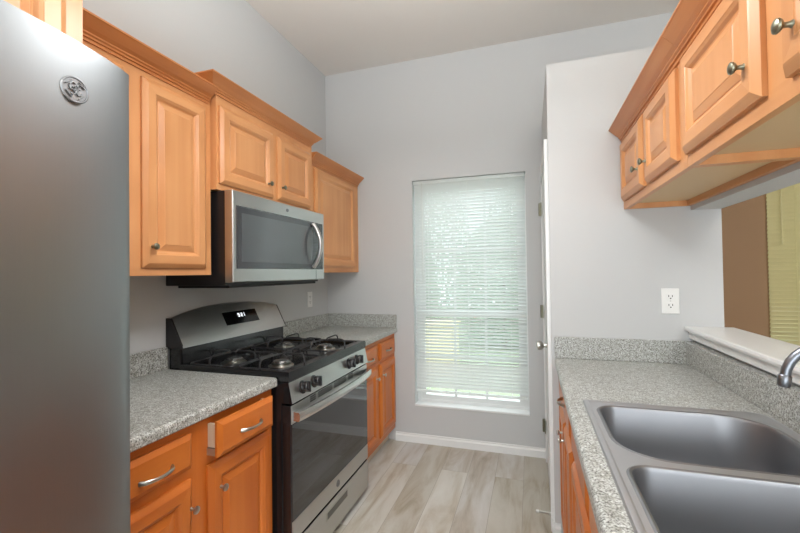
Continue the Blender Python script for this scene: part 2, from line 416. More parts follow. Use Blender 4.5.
# ================================================================== CABINETRY
DOORPROF = [(0, 0), (0, .010), (.014, .020), (.018, .022), (.050, .022), (.052, .020), (.058, .0165), (.064, .009), (.069, .008), (.071, .010), (.090, .0165), (.092, .0180), (.095, .0180)]
def door(parent, xs, sg, y0, y1, z0, z1, knob=None, kmat=BRASSY, label=None):
    d = MB().rings(xs, sg, y0, y1, z0, z1, DOORPROF).build('door', [WV, WH], parent)
    if label: d['label'] = label
    if knob:
        MB().lathe((xs+sg*.0215, knob[0], knob[1]), (sg, 0, 0), [(.007, 0), (.0048, .004), (.0045, .012), (.010, .016), (.0128, .020), (.0120, .0235), (.007, .026), (0, .0265)], 20).build('knob', kmat, d, True)
    return d
def drawer(parent, xs, sg, y0, y1, z0, z1, pull=None, openby=0, mtl=NICKEL):
    x = xs+sg*openby
    d = MB().rings(x, sg, y0, y1, z0, z1, [(0, 0), (0, .010), (.016, .020), (.018, .020)], (1, 1)).build('drawer', [WV, WH], parent)
    if openby:
        MB().box(min(x, x-sg*.45), max(x, x-sg*.45), y0+.006, y0+.018, z0+.03, z1-.012).box(min(x, x-sg*.45), max(x, x-sg*.45), y1-.018, y1-.006, z0+.03, z1-.012)\
            .box(min(x, x-sg*.45), max(x, x-sg*.45), y0+.018, y1-.018, z0+.03, z0+.038).build('drawer_box', DRW, d)
        MB().box(min(x, x-sg*.40), max(x, x-sg*.40), y0+.001, y0+.016, z0+.004, z0+.028).build('slide', GREYM, d)
    if pull:
        yc, zc, hw = pull; pts = []; rs = []
        for i in range(17):
            t = i/16; pts.append((x+sg*(.019+.026*math.sin(PI*t)**.55), yc-hw+2*hw*t, zc)); rs.append(.0062-.0022*math.sin(PI*t))
        MB().tube(pts, rs, 10, sy=1.2).build('pull', mtl, d, True)
    return d
def crown(xf, sg, z0, y0, y1, dx=.05, dz=.068, name='crown_moulding', parent=None, ret0=None, ret1=None):
    # profile (outward, up)
    P = [(0, 0), (.006, 0), (.006, .010), (.012, .012), (.012, .018), (.018, .022), (.018, .027), (.030, .036), (.044, .050), (.056, .062), (.060, .064), (.060, .070), (0, .070)]
    m = MB(); b = bmesh.new()
    def ring(y, ext):   # mitre at ends by shifting y with outward distance
        return [b.verts.new((xf+sg*p[0], y+ext*p[0], z0+p[1])) for p in P]
    A = ring(y0, -1 if ret0 is not None else 0); B = ring(y1, 1 if ret1 is not None else 0); n = len(P)
    def link(A, B):
        for i in range(n): b.faces.new((A[i], A[(i+1) % n], B[(i+1) % n], B[i]))
    link(A, B)
    if ret0 is not None:
        C = [b.verts.new((ret0, y0-p[0], z0+p[1])) for p in P]; link(C, A); b.faces.new(C)
    else: b.faces.new(list(reversed(A)))
    if ret1 is not None:
        C = [b.verts.new((ret1, y1+p[0], z0+p[1])) for p in P]; link(B, C); b.faces.new(list(reversed(C)))
    else: b.faces.new(B)
    bmesh.ops.recalc_face_normals(b, faces=b.faces); m.merge(b)
    return m.build(name, CROWNM, parent)
def wall_box(parent, xb, xf, y0, y1, z0, z1, sg, lip=.022):
    # carcase with recessed underside and a face frame
    a, c = min(xb, xf), max(xb, xf); ff = xf-sg*.019
    i0, i1 = min(xb, ff), max(xb, ff)
    m = MB()
    m.box(i0, i1, y0, y0+.016, z0, z1); m.box(i0, i1, y1-.016, y1, z0, z1)
    m.box(i0, i1, y0+.016, y1-.016, z1-.016, z1)
    bx = (xb, xb+sg*.018); m.box(min(bx), max(bx), y0+.016, y1-.016, z0, z1-.016, mi=1)
    m.build('carcase', [WV, WH], parent)
    MB().box(min(xb+sg*.018, ff), max(xb+sg*.018, ff), y0+.016, y1-.016, z0+lip, z0+lip+.012).build('bottom_panel', WINT, parent, label='pale unfinished bottom panel')
    f0, f1 = min(ff, xf), max(ff, xf)
    m = MB(); m.box(f0, f1, y0, y0+.038, z0, z1); m.box(f0, f1, y1-.038, y1, z0, z1)
    m.box(f0, f1, y0+.038, y1-.038, z0, z0+.04, mi=1); m.box(f0, f1, y0+.038, y1-.038, z1-.04, z1, mi=1)
    m.box(f0, f1, y0+.038, y1-.038, z0+.04, z1-.04)
    m.build('face_frame', [WV, WH], parent)

# cabinet above the refrigerator
c = thing('wall_cabinet', (XW, .2, 1.83), 'deep maple cabinet above the refrigerator, mostly cut off by the top edge', 'cabinet')
wall_box(c, XW, -1.02, -.28, .683, 1.79, 2.26, 1)
door(c, -1.02, 1, -.25, .185, 1.81, 2.22); door(c, -1.02, 1, .215, .640, 1.81, 2.22)
# tall wall cabinet beside it
c = thing('wall_cabinet', (XW, 1.1, 1.362), 'tall maple wall cabinet between the refrigerator and the microwave, crown moulded top', 'cabinet')
wall_box(c, XW, -1.384, .687, 1.478, 1.362, 2.16, 1)
door(c, -1.384, 1, 1.130, 1.440, 1.392, 2.112, (1.162, 1.472)); door(c, -1.384, 1, .735, 1.060, 1.392, 2.112, (.767, 1.472))
crown(-1.384, 1, 2.138, .687, 1.465, parent=c)
# over-microwave cabinet
c = thing('wall_cabinet', (XW, 1.9, 1.75), 'short double-door maple cabinet above the microwave, standing proud with raised crown', 'cabinet')
wall_box(c, XW, -1.352, 1.4795, 2.322, 1.752, 2.20, 1)
door(c, -1.352, 1, 1.492, 1.893, 1.781, 2.138, (1.836, 1.848)); door(c, -1.352, 1, 1.935, 2.290, 1.781, 2.138, (1.960, 1.850))
crown(-1.352, 1, 2.183, 1.458, 2.300, parent=c, ret0=XW+.001, ret1=XW+.001)
# corner wall cabinet
c = thing('wall_cabinet', (XW, 2.8, 1.37), 'single-door maple wall cabinet in the far left corner, below crown of its neighbour', 'cabinet')
wall_box(c, XW, -1.384, 2.323, YF-.001, 1.37, 2.125, 1)
door(c, -1.384, 1, 2.400, 3.03, 1.405, 2.085)
crown(-1.384, 1, 2.095, 2.342, YF-.001, parent=c)

# right wall cabinets over the pass-through
c = thing('wall_cabinet', (KX0, 1.8, 1.655), 'short maple wall cabinet with two doors beside the pantry wall, over the pass-through', 'cabinet')
wall_box(c, KX0-.001, .44, 1.372, PY-.002, 1.655, 2.01, -1, .025)
door(c, .44, -1, 1.812, 2.185, 1.690, 1.975, (1.850, 1.768)); door(c, .44, -1, 1.430, 1.765, 1.690, 1.975, (1.727, 1.768))
crown(.44, -1, 1.985, 1.3705, PY-.002, parent=c)
c = thing('wall_cabinet', (KX0, .9, 1.655), 'wider short maple wall cabinet nearest the camera above the sink, upper right', 'cabinet')
wall_box(c, KX0-.001, .44, .40, 1.370, 1.655, 2.01, -1, .025)
door(c, .44, -1, .952, 1.362, 1.690, 1.975, (.990, 1.768)); door(c, .44, -1, .43, .876, 1.690, 1.975, (.830, 1.762))
crown(.44, -1, 1.985, .40, 1.3695, parent=c)

UPPER = (WV, WH); WV, WH = HV, HH      # base units have the deeper honey finish
# ---- base cabinets
def base_body(parent, xb, xf, y0, y1, sg, toe, z1=.876, frames=()):
    m = MB(); m.box(min(xb, xf-sg*.02), max(xb, xf-sg*.02), y0, y1, .105, z1); m.build('carcase', HV, parent)
    f0, f1 = min(xf, xf-sg*.02), max(xf, xf-sg*.02)
    m = MB()
    m.box(f0, f1, y0, y1, z1-.035, z1, mi=1); m.box(f0, f1, y0, y1, .105, .145, mi=1)
    m.box(f0, f1, y0, y0+.04, .145, z1-.035); m.box(f0, f1, y1-.04, y1, .145, z1-.035)
    for (a, b_) in frames: m.box(f0, f1, a, b_, .145, z1-.035)
    ys = [y0+.04]+[v for ab in frames for v in ab]+[y1-.04]
    for a, b_ in zip(ys[::2], ys[1::2]): m.box(f0, f1, a, b_, .145, z1-.035)
    m.build('face_frame', [HV, HH], parent)
    m = MB(); m.box(min(xb, toe), max(xb, toe), y0, y1, 0, .105); m.build('toe_kick', mat('toe_kick_vinyl', srgb(196, 184, 166), .5), parent)
c = thing('base_cabinet', (-1.35, 1.07, 0), 'maple base cabinet between refrigerator and range, one drawer slightly pulled out', 'cabinet')
base_body(c, XW, -1.075, .66, 1.487, 1, -1.135, frames=((1.06, 1.105),))
drawer(c, -1.075, 1, .69, 1.048, .733, .846, (.91, .776, .055))
door(c, -1.075, 1, .69, 1.048, .13, .698, (1.035, .608), NICKEL)
drawer(c, -1.075, 1, 1.122, 1.432, .736, .858, (1.285, .790, .055), openby=.036)
door(c, -1.075, 1, 1.118, 1.462, .13, .706, (1.165, .615), NICKEL)
c = thing('base_cabinet', (-1.35, 2.74, 0), 'maple base cabinet in the far corner between the range and the window wall', 'cabinet')
base_body(c, XW, -1.075, 2.352, YF-.001, 1, -1.135, frames=((2.71, 2.765),))
drawer(c, -1.075, 1, 2.38, 2.705, .715, .840, (2.56, .765, .05)); drawer(c, -1.075, 1, 2.770, 3.095, .715, .840, (2.93, .772, .05))
door(c, -1.075, 1, 2.38, 2.705, .15, .690, (2.675, .608), NICKEL); door(c, -1.075, 1, 2.770, 3.095, .15, .690, (2.805, .608), NICKEL)
# right base cabinets
RF = .142
c = thing('base_cabinet', (.4, 1.88, 0), 'maple base cabinet under the right counter, against the pantry wall', 'cabinet')
base_body(c, KX0-.001, RF, 1.56, PY-.002, -1, RF+.06)
drawer(c, RF, -1, 1.60, 2.18, .733, .850, (1.85, .80, .05)); door(c, RF, -1, 1.90, 2.18, .13, .700, (1.93, .64), NICKEL); door(c, RF, -1, 1.60, 1.875, .13, .700, (1.84, .64), NICKEL)
c = thing('base_cabinet', (.4, 1.1, 0), 'maple sink base cabinet below the double sink', 'cabinet')
m = MB(); m.box(RF+.02, KX0-.001, .65, 1.558, .105, .70); m.build('carcase', HV, c)
m = MB(); m.box(RF, RF+.02, .65, 1.558, .105, .876); m.build('face_frame', HV, c)
MB().box(RF+.06, KX0-.001, .65, 1.558, 0, .105).build('toe_kick', HH, c)
drawer(c, RF, -1, 1.13, 1.53, .733, .850); drawer(c, RF, -1, .68, 1.08, .733, .850)
door(c, RF, -1, 1.13, 1.53, .13, .700, (1.17, .64), NICKEL); door(c, RF, -1, .68, 1.08, .13, .700, (1.04, .64), NICKEL)

WV, WH = UPPER
# ================================================================== COUNTERTOPS
def ctop_prof(xe, xb, sg, z1=.915, th=.038, r=.013):
    P = [(xb, z1-th), (xb, z1)]
    for i in range(7):
        a = PI/2*i/6; P.append((xe-sg*r+sg*r*math.sin(a), z1-r+r*math.cos(a)))
    P += [(xe, z1-th+.004), (xe-sg*.004, z1-th)]
    return P
def splash(m, x0, x1, y0, y1, z0=.915, z1=1.02): m.box(x0, x1, y0, y1, z0, z1, bev=.003)
c = thing('countertop', (-1.36, 1.07, .877), 'grey speckled laminate countertop between the refrigerator and the range', 'countertop')
MB().extrude(ctop_prof(-1.048, XW+.001, 1), 'Y', .655, 1.492).build('worktop', LAM, c, True)
m = MB(); splash(m, XW+.001, XW+.02, .655, 1.495); m.build('backsplash', LAM, c)
c = thing('countertop', (-1.36, 2.74, .877), 'small grey speckled laminate countertop in the far corner beyond the range', 'countertop')
MB().extrude(ctop_prof(-1.048, XW+.001, 1), 'Y', 2.352, YF-.001).build('worktop', LAM, c, True)
m = MB(); splash(m, XW+.001, XW+.02, 2.352, YF-.021); splash(m, XW+.001, -1.050, YF-.021, YF-.001); m.build('backsplash', LAM, c)
SX0, SX1, SY0, SY1 = .158, .665, .665, 1.502      # sink outline
c = thing('countertop', (.4, 1.4, .877), 'long grey speckled laminate countertop on the right, holding the sink', 'countertop')
m = MB()
m.extrude([(p[0], p[1]) for p in ctop_prof(.108, SX0+.02, -1)], 'Y', -.3, PY-.001)
m.box(SX0+.02, SX1-.015, SY1-.02, PY-.001, .877, .915); m.box(SX0+.02, SX1-.015, -.3, SY0+.02, .877, .915)
m.box(SX1-.015, KX0-.001, -.3, PY-.001, .877, .915)
m.build('worktop', LAM, c)
m = MB(); splash(m, .68, KX0-.001, -.3, PY-.022, z1=1.022); splash(m, .108, KX0-.001, PY-.022, PY-.001, z1=1.022); m.build('backsplash', LAM, c)

# ================================================================== SINK + FAUCET
def rrect(x0, x1, y0, y1, r, n=8):
    # r: radii for corners (x1,y1),(x0,y1),(x0,y0),(x1,y0)
    out = []
    for (cx, cy, a0, rr) in ((x1-r[0], y1-r[0], 0, r[0]), (x0+r[1], y1-r[1], PI/2, r[1]), (x0+r[2], y0+r[2], PI, r[2]), (x1-r[3], y0+r[3], 1.5*PI, r[3])):
        for i in range(n+1):
            a = a0+PI/2*i/n; out.append((cx+rr*math.cos(a), cy+rr*math.sin(a)))
    return out
def shrink(loop, d):
    n = len(loop); out = []
    for i in range(n):
        a = Vector(loop[i-1]); b = Vector(loop[(i+1) % n]); t = (b-a).normalized(); nn = Vector((-t.y, t.x))
        out.append(tuple(Vector(loop[i])+nn*d))
    return out
sk = thing('kitchen_sink', (.41, 1.08, .915), 'stainless steel double bowl sink set into the right counter', 'sink')
ol = rrect(SX0, SX1, SY0, SY1, (.05, .012, .012, .05))
bowls = [rrect(.196, .628, 1.072, 1.452, (.12, .055, .115, .05)), rrect(.196, .628, .712, 1.030, (.05, .05, .05, .12))]
b = bmesh.new()
def ringv(b, loop, z): return [b.verts.new((x, y, z)) for x, y in loop]
def loft(b, A, B):
    n = len(A)
    for i in range(n): b.faces.new((A[i], A[(i+1) % n], B[(i+1) % n], B[i]))
o0 = ringv(b, ol, .9155); o1 = ringv(b, shrink(ol, .003), .9215); o2 = ringv(b, shrink(ol, .013), .9225); o3 = ringv(b, shrink(ol, .018), .9195)
loft(b, o0, o1); loft(b, o1, o2); loft(b, o2, o3)
hl = [ringv(b, shrink(q, -.008), .9195) for q in bowls]
edges = []
for lp in [o3]+hl:
    for i in range(len(lp)):
        e = b.edges.get((lp[i], lp[(i+1) % len(lp)])) or b.edges.new((lp[i], lp[(i+1) % len(lp)])); edges.append(e)
bmesh.ops.triangle_fill(b, use_beauty=True, use_dissolve=False, edges=edges)
bmesh.ops.recalc_face_normals(b, faces=b.faces)
MB().merge(b).build('sink_deck', SINKM, sk, True)
for q in bowls:
    b = bmesh.new()
    ps = [(-.008, .9196), (-.003, .9212), (.002, .919), (.006, .910), (.012, .80), (.018, .765), (.034, .748), (.06, .744)]
    prev = None
    cx = sum(p[0] for p in q)/len(q); cy = sum(p[1] for p in q)/len(q)
    for dd, z in ps:
        if dd <= .03: lp = shrink(q, dd)
        else:
            k = 1-dd/.2; lp = [(cx+(x-cx)*k, cy+(y-cy)*k) for x, y in shrink(q, .018)]
        rg = ringv(b, lp, z)
        if prev: loft(b, prev, rg)
        prev = rg
    b.faces.new(prev)
    bmesh.ops.recalc_face_normals(b, faces=b.faces)
    for f in b.faces: f.normal_flip()
    bo = MB().merge(b).build('bowl', BOWLM, sk, True)
    MB().lathe((cx, cy, .7445), (0, 0, 1), [(.045, 0), (.043, .003), (.034, .002), (.03, -.0), (0, 0)]).build('drain', CHROME, bo, True)
fc = thing('faucet', (.648, 1.051, .92), 'brushed nickel gooseneck kitchen faucet arching over the sink at the right edge', 'faucet')
MB().lathe((.648, 1.051, .9225), (0, 0, 1), [(.026, 0), (.026, .008), (.020, .014), (.018, .05), (.017, .09), (.013, .095), (0, .096)]).build('base', FAUC, fc, True)
tip = Vector((.51, 1.072, 1.10)); bs = Vector((.648, 1.051, 1.01)); hd = Vector((tip.x-bs.x, tip.y-bs.y, 0)); L_ = hd.length; hd.normalize()
pts = [bs, bs+Vector((0, 0, .06)), bs+Vector((0, 0, .11))]
rr = L_/2
for i in range(1, 15):
    a = PI*i/14*.97; pts.append(bs+Vector((0, 0, .11))+hd*(rr-rr*math.cos(a))+Vector((0, 0, rr*1.1*math.sin(a))))
MB().tube(pts, .0092, 14).build('spout', FAUC, fc, True)
e = pts[-1]; MB().lathe(e+Vector((0, 0, .004)), (hd.x*.1, hd.y*.1, -1), [(.0095, 0), (.0118, .003), (.0118, .022), (.010, .026), (.007, .025), (0, .025)]).build('aerator', FAUC, fc, True)
MB().cyl((.648, 1.034, .985), (.640, .965, 1.03), .007, .006, 12).build('lever_handle', FAUC, fc, True)

# ================================================================== REFRIGERATOR
EMB = mat('brushed_emblem_metal', srgb(146, 149, 152), .42, 1)
def badge(parent, c, r, facing=1):
    # round emblem with a script monogram, on a plane facing +X
    x = c[0]
    MB().lathe((x, c[1], c[2]), (facing, 0, 0), [(r, 0), (r, .002), (r*.93, .0035), (r*.86, .0035), (r*.82, .0022), (0, .0022)], 32).build('emblem', EMB, parent, True)
    m = MB(); xx = x+.0034
    def st(P, w=.055):
        m.tube([(xx, c[1]+p[0]*r, c[2]+p[1]*r) for p in P], w*r, 6)
    st([(.02, .42), (-.18, .50), (-.38, .30), (-.36, -.05), (-.12, -.12), (.02, .08), (-.10, .22), (-.2, .1)])
    st([(.02, .08), (0, -.3), (-.2, -.46), (-.36, -.34)])
    st([(.42, .34), (.28, .46), (.12, .32), (.2, .1), (.32, .06)]); st([(.2, .06), (.08, -.18), (.2, -.4), (.42, -.32), (.46, -.18)])
    for a in (PI/4, 3*PI/4, 5*PI/4, 7*PI/4):
        P = []
        for i in range(6):
            t = a+.42*(i/5-.5)*2; q = .70-.08*math.sin(PI*i/5); P.append((q*math.cos(t), q*math.sin(t)))
        st(P, .045)
    m.build('monogram', EMB, parent, True)
fr = thing('refrigerator', (-1.2, .18, 0), 'large stainless steel refrigerator with round maker badge filling the left edge', 'refrigerator')
FY0, FY1 = -.275, .617
MB().box(-1.62, -.885, FY0+.005, FY1-.005, .02, 1.768, bev=.004).build('body', mat('fridge_grey_side', srgb(92, 92, 94), .45, .2), fr)
def fdoor(name, y0, y1, z0, z1):
    n = 14; P = [(-.880, y0), ]
    rc = .012; pts = []
    ymid = (FY0+FY1)/2; half = (FY1-FY0)/2
    for i in range(n+1):
        y = y0+(y1-y0)*i/n; t = (y-ymid)/half; x = -.742-.040*abs(t)**4
        pts.append((x, y))
    pts[0] = (pts[0][0]-.004, y0); pts[-1] = (pts[-1][0]-.004, y1)
    pts.insert(-1, (pts[-1][0]+.003, y1-.003)); 
    prof = [(-.880, y0)]+pts+[(-.880, y1)]
    return MB().extrude(prof, 'Z', z0, z1).build(name, FRIDGE, fr, True)
dl = fdoor('door', FY0, (FY0+FY1)/2-.003, .70, 1.776); dr = fdoor('door', (FY0+FY1)/2+.003, FY1, .70, 1.776)
fz = fdoor('freezer_drawer', FY0, FY1, .08, .69)
for (yy, par) in (((FY0+FY1)/2-.045, dl), ((FY0+FY1)/2+.045, dr)):
    MB().tube([(-.772, yy, .86), (-.722, yy, .88), (-.715, yy, 1.2), (-.722, yy, 1.52), (-.772, yy, 1.54)], .012, 10).build('handle', STEEL, par, True)
MB().tube([(-.785, -.10, .62), (-.722, -.08, .62), (-.715, .17, .62), (-.722, .43, .62), (-.785, .45, .62)], .012, 10).build('handle', STEEL, fz, True)
badge(dr, (-.7512, .489, 1.686), .0235)

# ================================================================== MICROWAVE
mw = thing('microwave', (-1.48, 1.92, 1.32), 'stainless and black over-the-range microwave with curved handle', 'microwave')
MY0, MY1, MZ0, MZ1 = 1.499, 2.345, 1.325, 1.749
MB().box(XW+.001, -1.325, MY0+.003, MY1-.003, 1.312, MZ1, bev=.003).build('body', BLACKP, mw)
MB().box(XW+.05, -1.33, MY0+.03, MY1-.03, 1.300, 1.3125).build('vent_tray', SLOT, mw)
dm = MB().rings(-1.324, 1, MY0, MY1, MZ0, MZ1, [(0, 0), (0, .040), (.004, .044), (.02, .044)], (0, 0)).build('door', STEEL, mw)
MB().rings(-1.281, 1, MY0+.022, MY1-.022, MZ0+.064, MZ1-.068, [(0, 0), (.0, .0025), (.003, .004)], (0, 0)).build('door_glass', MWGLASS, dm)
MB().rings(-1.2775, 1, MY0+.055, MY1-.155, MZ0+.095, MZ1-.10, [(0, 0), (.0, .0010), (.002, .0012)], (0, 0)).build('viewing_screen', mat('perforated_screen', srgb(80, 85, 88), .04, spec=.9), dm)
MB().box(-1.2805, -1.2788, MY1-.108, MY1-.106, MZ0+.002, MZ0+.062).build('door_seam', SLOT, dm)
pts = []; rs = []
for i in range(19):
    t = i/18; pts.append((-1.272+.052*math.sin(PI*t)**.8, MY1-.150, 1.402+.265*t)); rs.append(.015)
MB().tube(pts, rs, 12, sy=.8).build('handle', STEEL, dm, True)
badge(dm, (-1.2795, 1.93, 1.715), .010)

# ================================================================== RANGE
RY0, RY1 = 1.503, 2.342
rg = thing('gas_range', (-1.34, 1.92, 0), 'freestanding stainless gas range with black cooktop, four burners and digital clock', 'range')
MB().box(-1.655, -1.035, RY0+.002, RY1-.002, .025, .895, bev=.003).build('body', BLACK, rg)
for (x, y) in ((-1.6, RY0+.05), (-1.6, RY1-.05), (-1.09, RY0+.05), (-1.09, RY1-.05)): MB().cyl((x, y, 0), (x, y, .026), .018, seg=12).build('foot', BLACKP, rg)
# cooktop with raised rim and sunken well
b = bmesh.new()
ox = (-1.60, -.995, RY0-.002, RY1+.002)
L0 = [(ox[0], ox[2]), (ox[1], ox[2]), (ox[1], ox[3]), (ox[0], ox[3])]
def rect_ring(i, z, fr_=0): return [b.verts.new((x, y, z)) for x, y in ((ox[0]+i, ox[2]+i), (ox[1]-i-fr_, ox[2]+i), (ox[1]-i-fr_, ox[3]-i), (ox[0]+i, ox[3]-i))]
seq = [rect_ring(.004, .894), rect_ring(0, .898), rect_ring(0, .930), rect_ring(.004, .938), rect_ring(.022, .938, .02), rect_ring(.032, .926, .02), rect_ring(.05, .917, .02)]
for A, B in zip(seq, seq[1:]): loft(b, A, B)
b.faces.new(seq[-1]); b.faces.new(list(reversed(seq[0]))); bmesh.ops.recalc_face_normals(b, faces=b.faces)
MB().merge(b).build('cooktop', BLACK, rg, True)
# backguard
m = MB(); m.box(-1.66, -1.592, RY0, RY1, .895, 1.022, bev=.004)
m.extrude([(-1.600, 1.02), (-1.592, 1.012), (-1.585, .94), (-1.60, .936)], 'Y', RY0+.01, RY1-.01)
m.build('riser', BLACK, rg)
n = 24
b = bmesh.new()
def arch(y):
    t = (y-RY0)/(RY1-RY0)*2-1; return 1.158+.043*(1-abs(t)**2.2)
Fp = []; Bp = []; Fb = []; Bb = []
for i in range(n+1):
    y = RY0+(RY1-RY0)*i/n; zt = arch(y)
    Fb.append(b.verts.new((-1.573, y, 1.016))); Fp.append(b.verts.new((-1.573-.52*(zt-.006-1.016), y, zt-.006)))
    Bp.append(b.verts.new((-1.573-.52*(zt-1.016)-.005, y, zt))); Bb.append(b.verts.new((-1.676, y, 1.016)))
for i in range(n):
    for A, B in ((Fb, Fp), (Fp, Bp), (Bp, Bb), (Bb, Fb)): b.faces.new((A[i], A[i+1], B[i+1], B[i]))
b.faces.new((Fb[0], Fp[0], Bp[0], Bb[0])); b.faces.new((Fb[-1], Bb[-1], Bp[-1], Fp[-1])); bmesh.ops.recalc_face_normals(b, faces=b.faces)
bgd = MB().merge(b).build('control_backguard', STEEL, rg)
for yy in (RY0-.004, RY1-.004):
    MB().extrude([(-1.571, 1.012), (-1.645, 1.156), (-1.676, 1.156), (-1.676, 1.012)], 'Y', yy, yy+.008).build('end_cap', BLACKP, bgd)
def guard(y, z, off):     # point on the sloping face
    x = -1.573-.52*(z-1.016)
    return Vector((x+off*.887, y, z+off*.461))
def gquad(m, y0, y1, z0, z1, a, c_):
    b = bmesh.new(); v = []
    for off in (a, c_):
        v.append([b.verts.new(guard(y, z, off)) for y, z in ((y0, z0), (y1, z0), (y1, z1), (y0, z1))])
    loft(b, v[0], v[1]); b.faces.new(v[1]); b.faces.new(list(reversed(v[0]))); bmesh.ops.recalc_face_normals(b, faces=b.faces); m.merge(b)
m = MB(); gquad(m, 1.83, 2.11, 1.080, 1.150, -.001, .002); dsp = m.build('display', DISP, bgd)
# clock digits 9:21 from seven-segment bars
SEG = {'9': 'abcdfg', '2': 'abdeg', '1': 'bc'}
m = MB()
def digit(ch, yc, zc, w=.013, h=.022, t=.0034):
    q = {'a': (-w/2, w/2, h/2-t, h/2), 'd': (-w/2, w/2, -h/2, -h/2+t), 'g': (-w/2, w/2, -t/2, t/2), 'f': (-w/2, -w/2+t, 0, h/2), 'e': (-w/2, -w/2+t, -h/2, 0), 'b': (w/2-t, w/2, 0, h/2), 'c': (w/2-t, w/2, -h/2, 0)}
    for s in SEG[ch]:
        a = q[s]; gquad(m, yc+a[0], yc+a[1], zc+a[2], zc+a[3], .002, .003)
for ch, yc in (('9', 1.950), ('2', 1.976), ('1', 1.994)): digit(ch, yc, 1.126, h=.02)
for z in (1.130, 1.120): gquad(m, 1.9615, 1.9645, z-.0015, z+.0015, .002, .003)
m.build('clock_digits', DIGIT, dsp)
# front control panel (sloping)
m = MB(); m.extrude([(-1.035, .893), (-1.000, .893), (-.982, .803), (-1.035, .803)], 'Y', RY0, RY1)
cb = m.build('control_housing', BLACK, rg)
m = MB(); m.extrude([(-1.0005, .892), (-.9985, .892), (-.9805, .804), (-.9825, .804)], 'Y', RY0+.0015, RY1-.0015); cp = m.build('control_panel', STEEL, rg)
for y in (1.60, 1.70, 2.085, 2.195):
    k = MB().lathe((-.992, y, .850), (1, 0, .2), [(.030, 0), (.029, .006), (.023, .010), (.022, .032), (.019, .036), (0, .036)], 24)
    k.build('knob', BLACK, cp, True)
    kb = MB(); kb.box(-.975, -.948, y-.006, y+.006, .832, .878, bev=.002); kb.build('knob_grip', BLACK, cp, True)
# oven door
SLOTS = ((1.66, 1.71), (1.735, 1.875), (1.90, 2.04), (2.07, 2.13))
dx = -.990
od = MB().box(-1.034, dx, RY0+.002, RY1-.002, .212, .795, bev=.004).build('oven_door', BLACK, rg)
MB().box(dx-.002, dx+.0025, RY0+.004, RY1-.004, .714, .793, bev=.0012).build('upper_trim', STEEL, od)
MB().box(dx-.002, dx+.0025, RY0+.004, RY1-.004, .214, .298, bev=.0012).build('lower_trim', STEEL, od)
MB().box(dx-.002, dx+.003, RY0+.006, RY1-.006, .300, .712, bev=.0012).build('oven_glass', GLASSB, od)
m = MB()
for ya, yb in SLOTS:
    for z in (.787, .777, .767): m.box(dx+.001, dx+.0032, ya, yb, z-.0029, z+.0029)
m.build('vent_slots', SLOT, od)
# bowed handle band
b = bmesh.new(); nn = 28; prev = None; first = None
for i in range(nn+1):
    t = i/nn; y = RY0+.012+(RY1-RY0-.024)*t; x = dx+.030+.024*math.sin(PI*t)**.7
    rgv = [b.verts.new((x+a, y, z)) for a, z in ((-.028*(1 if i in (0, 1, nn-1, nn) else .3), .728), (.001, .726), (.007, .734), (.008, .755), (.003, .766), (-.028*(1 if i in (0, 1, nn-1, nn) else .3), .766))]
    if prev: loft(b, prev, rgv)
    else: first = rgv
    prev = rgv
b.faces.new(list(reversed(first))); b.faces.new(prev); bmesh.ops.recalc_face_normals(b, faces=b.faces)
MB().merge(b).build('door_handle', mat('satin_steel_handle', srgb(214, 214, 212), .25, 1), od, True)
badge(od, (dx+.003, 1.93, .256), .018)
# warming drawer, its grip recess a flat plate painted as shade
m = MB().box(-1.034, dx, RY0+.002, RY1-.002, .035, .202, bev=.004)
dw = m.build('storage_drawer', BLACK, rg)
MB().box(dx-.002, dx+.0025, RY0+.004, RY1-.004, .037, .200, bev=.0012).build('drawer_front', STEEL, dw)
MB().box(dx-.001, dx+.0040, 1.80, 2.05, .128, .172, bev=.001).build('grip_frame', NICKEL, dw)
MB().box(dx, dx+.0048, 1.812, 2.038, .134, .166).build('grip_shade', mat('grip_shadow_steel', srgb(120, 120, 120), .4, 1), dw)
# burners and grates
BX = (-1.17, -1.45); BY = (1.70, 2.14)
for x in BX:
    for y in BY:
        bu = MB().lathe((x, y, .9165), (0, 0, 1), [(.062, 0), (.058, .004), (.046, .006), (.046, .014), (.040, .016), (0, .016)], 28).build('burner', NICKEL, rg, True)
        MB().lathe((x, y, .932), (0, 0, 1), [(.040, 0), (.041, .004), (.036, .009), (0, .011)], 28).build('burner_cap', CAP, bu, True)
for gi, y in enumerate(BY):
    g0, g1 = y-.165, y+.165
    m = MB(); zt = .962; r = .0042; RISE = .012
    for x in BX:
        g = rrect(x-.130, x+.130, g0, g1, (.035,)*4, 5)
        m.tube([(a, c_, .936) for a, c_ in g], r, 8, closed=True)
        for (a, c_) in ((x-.12, g0+.012), (x+.12, g0+.012), (x-.12, g1-.012), (x+.12, g1-.012)): m.cyl((a, c_, .917), (a, c_, .936), .005, seg=8)
        for (ux, uy, ln) in ((1, 0, .130), (-1, 0, .130), (0, 1, .165), (0, -1, .165)):
            P = [(ln, .936), (ln-.001, .958), (ln-.010, .972), (ln-.030, .977), (.030, .974), (.022, .968)]
            m.tube([(x+ux*q, y+uy*q, z) for q, z in P], r, 8)
    m.build('grate', IRON, rg, True)

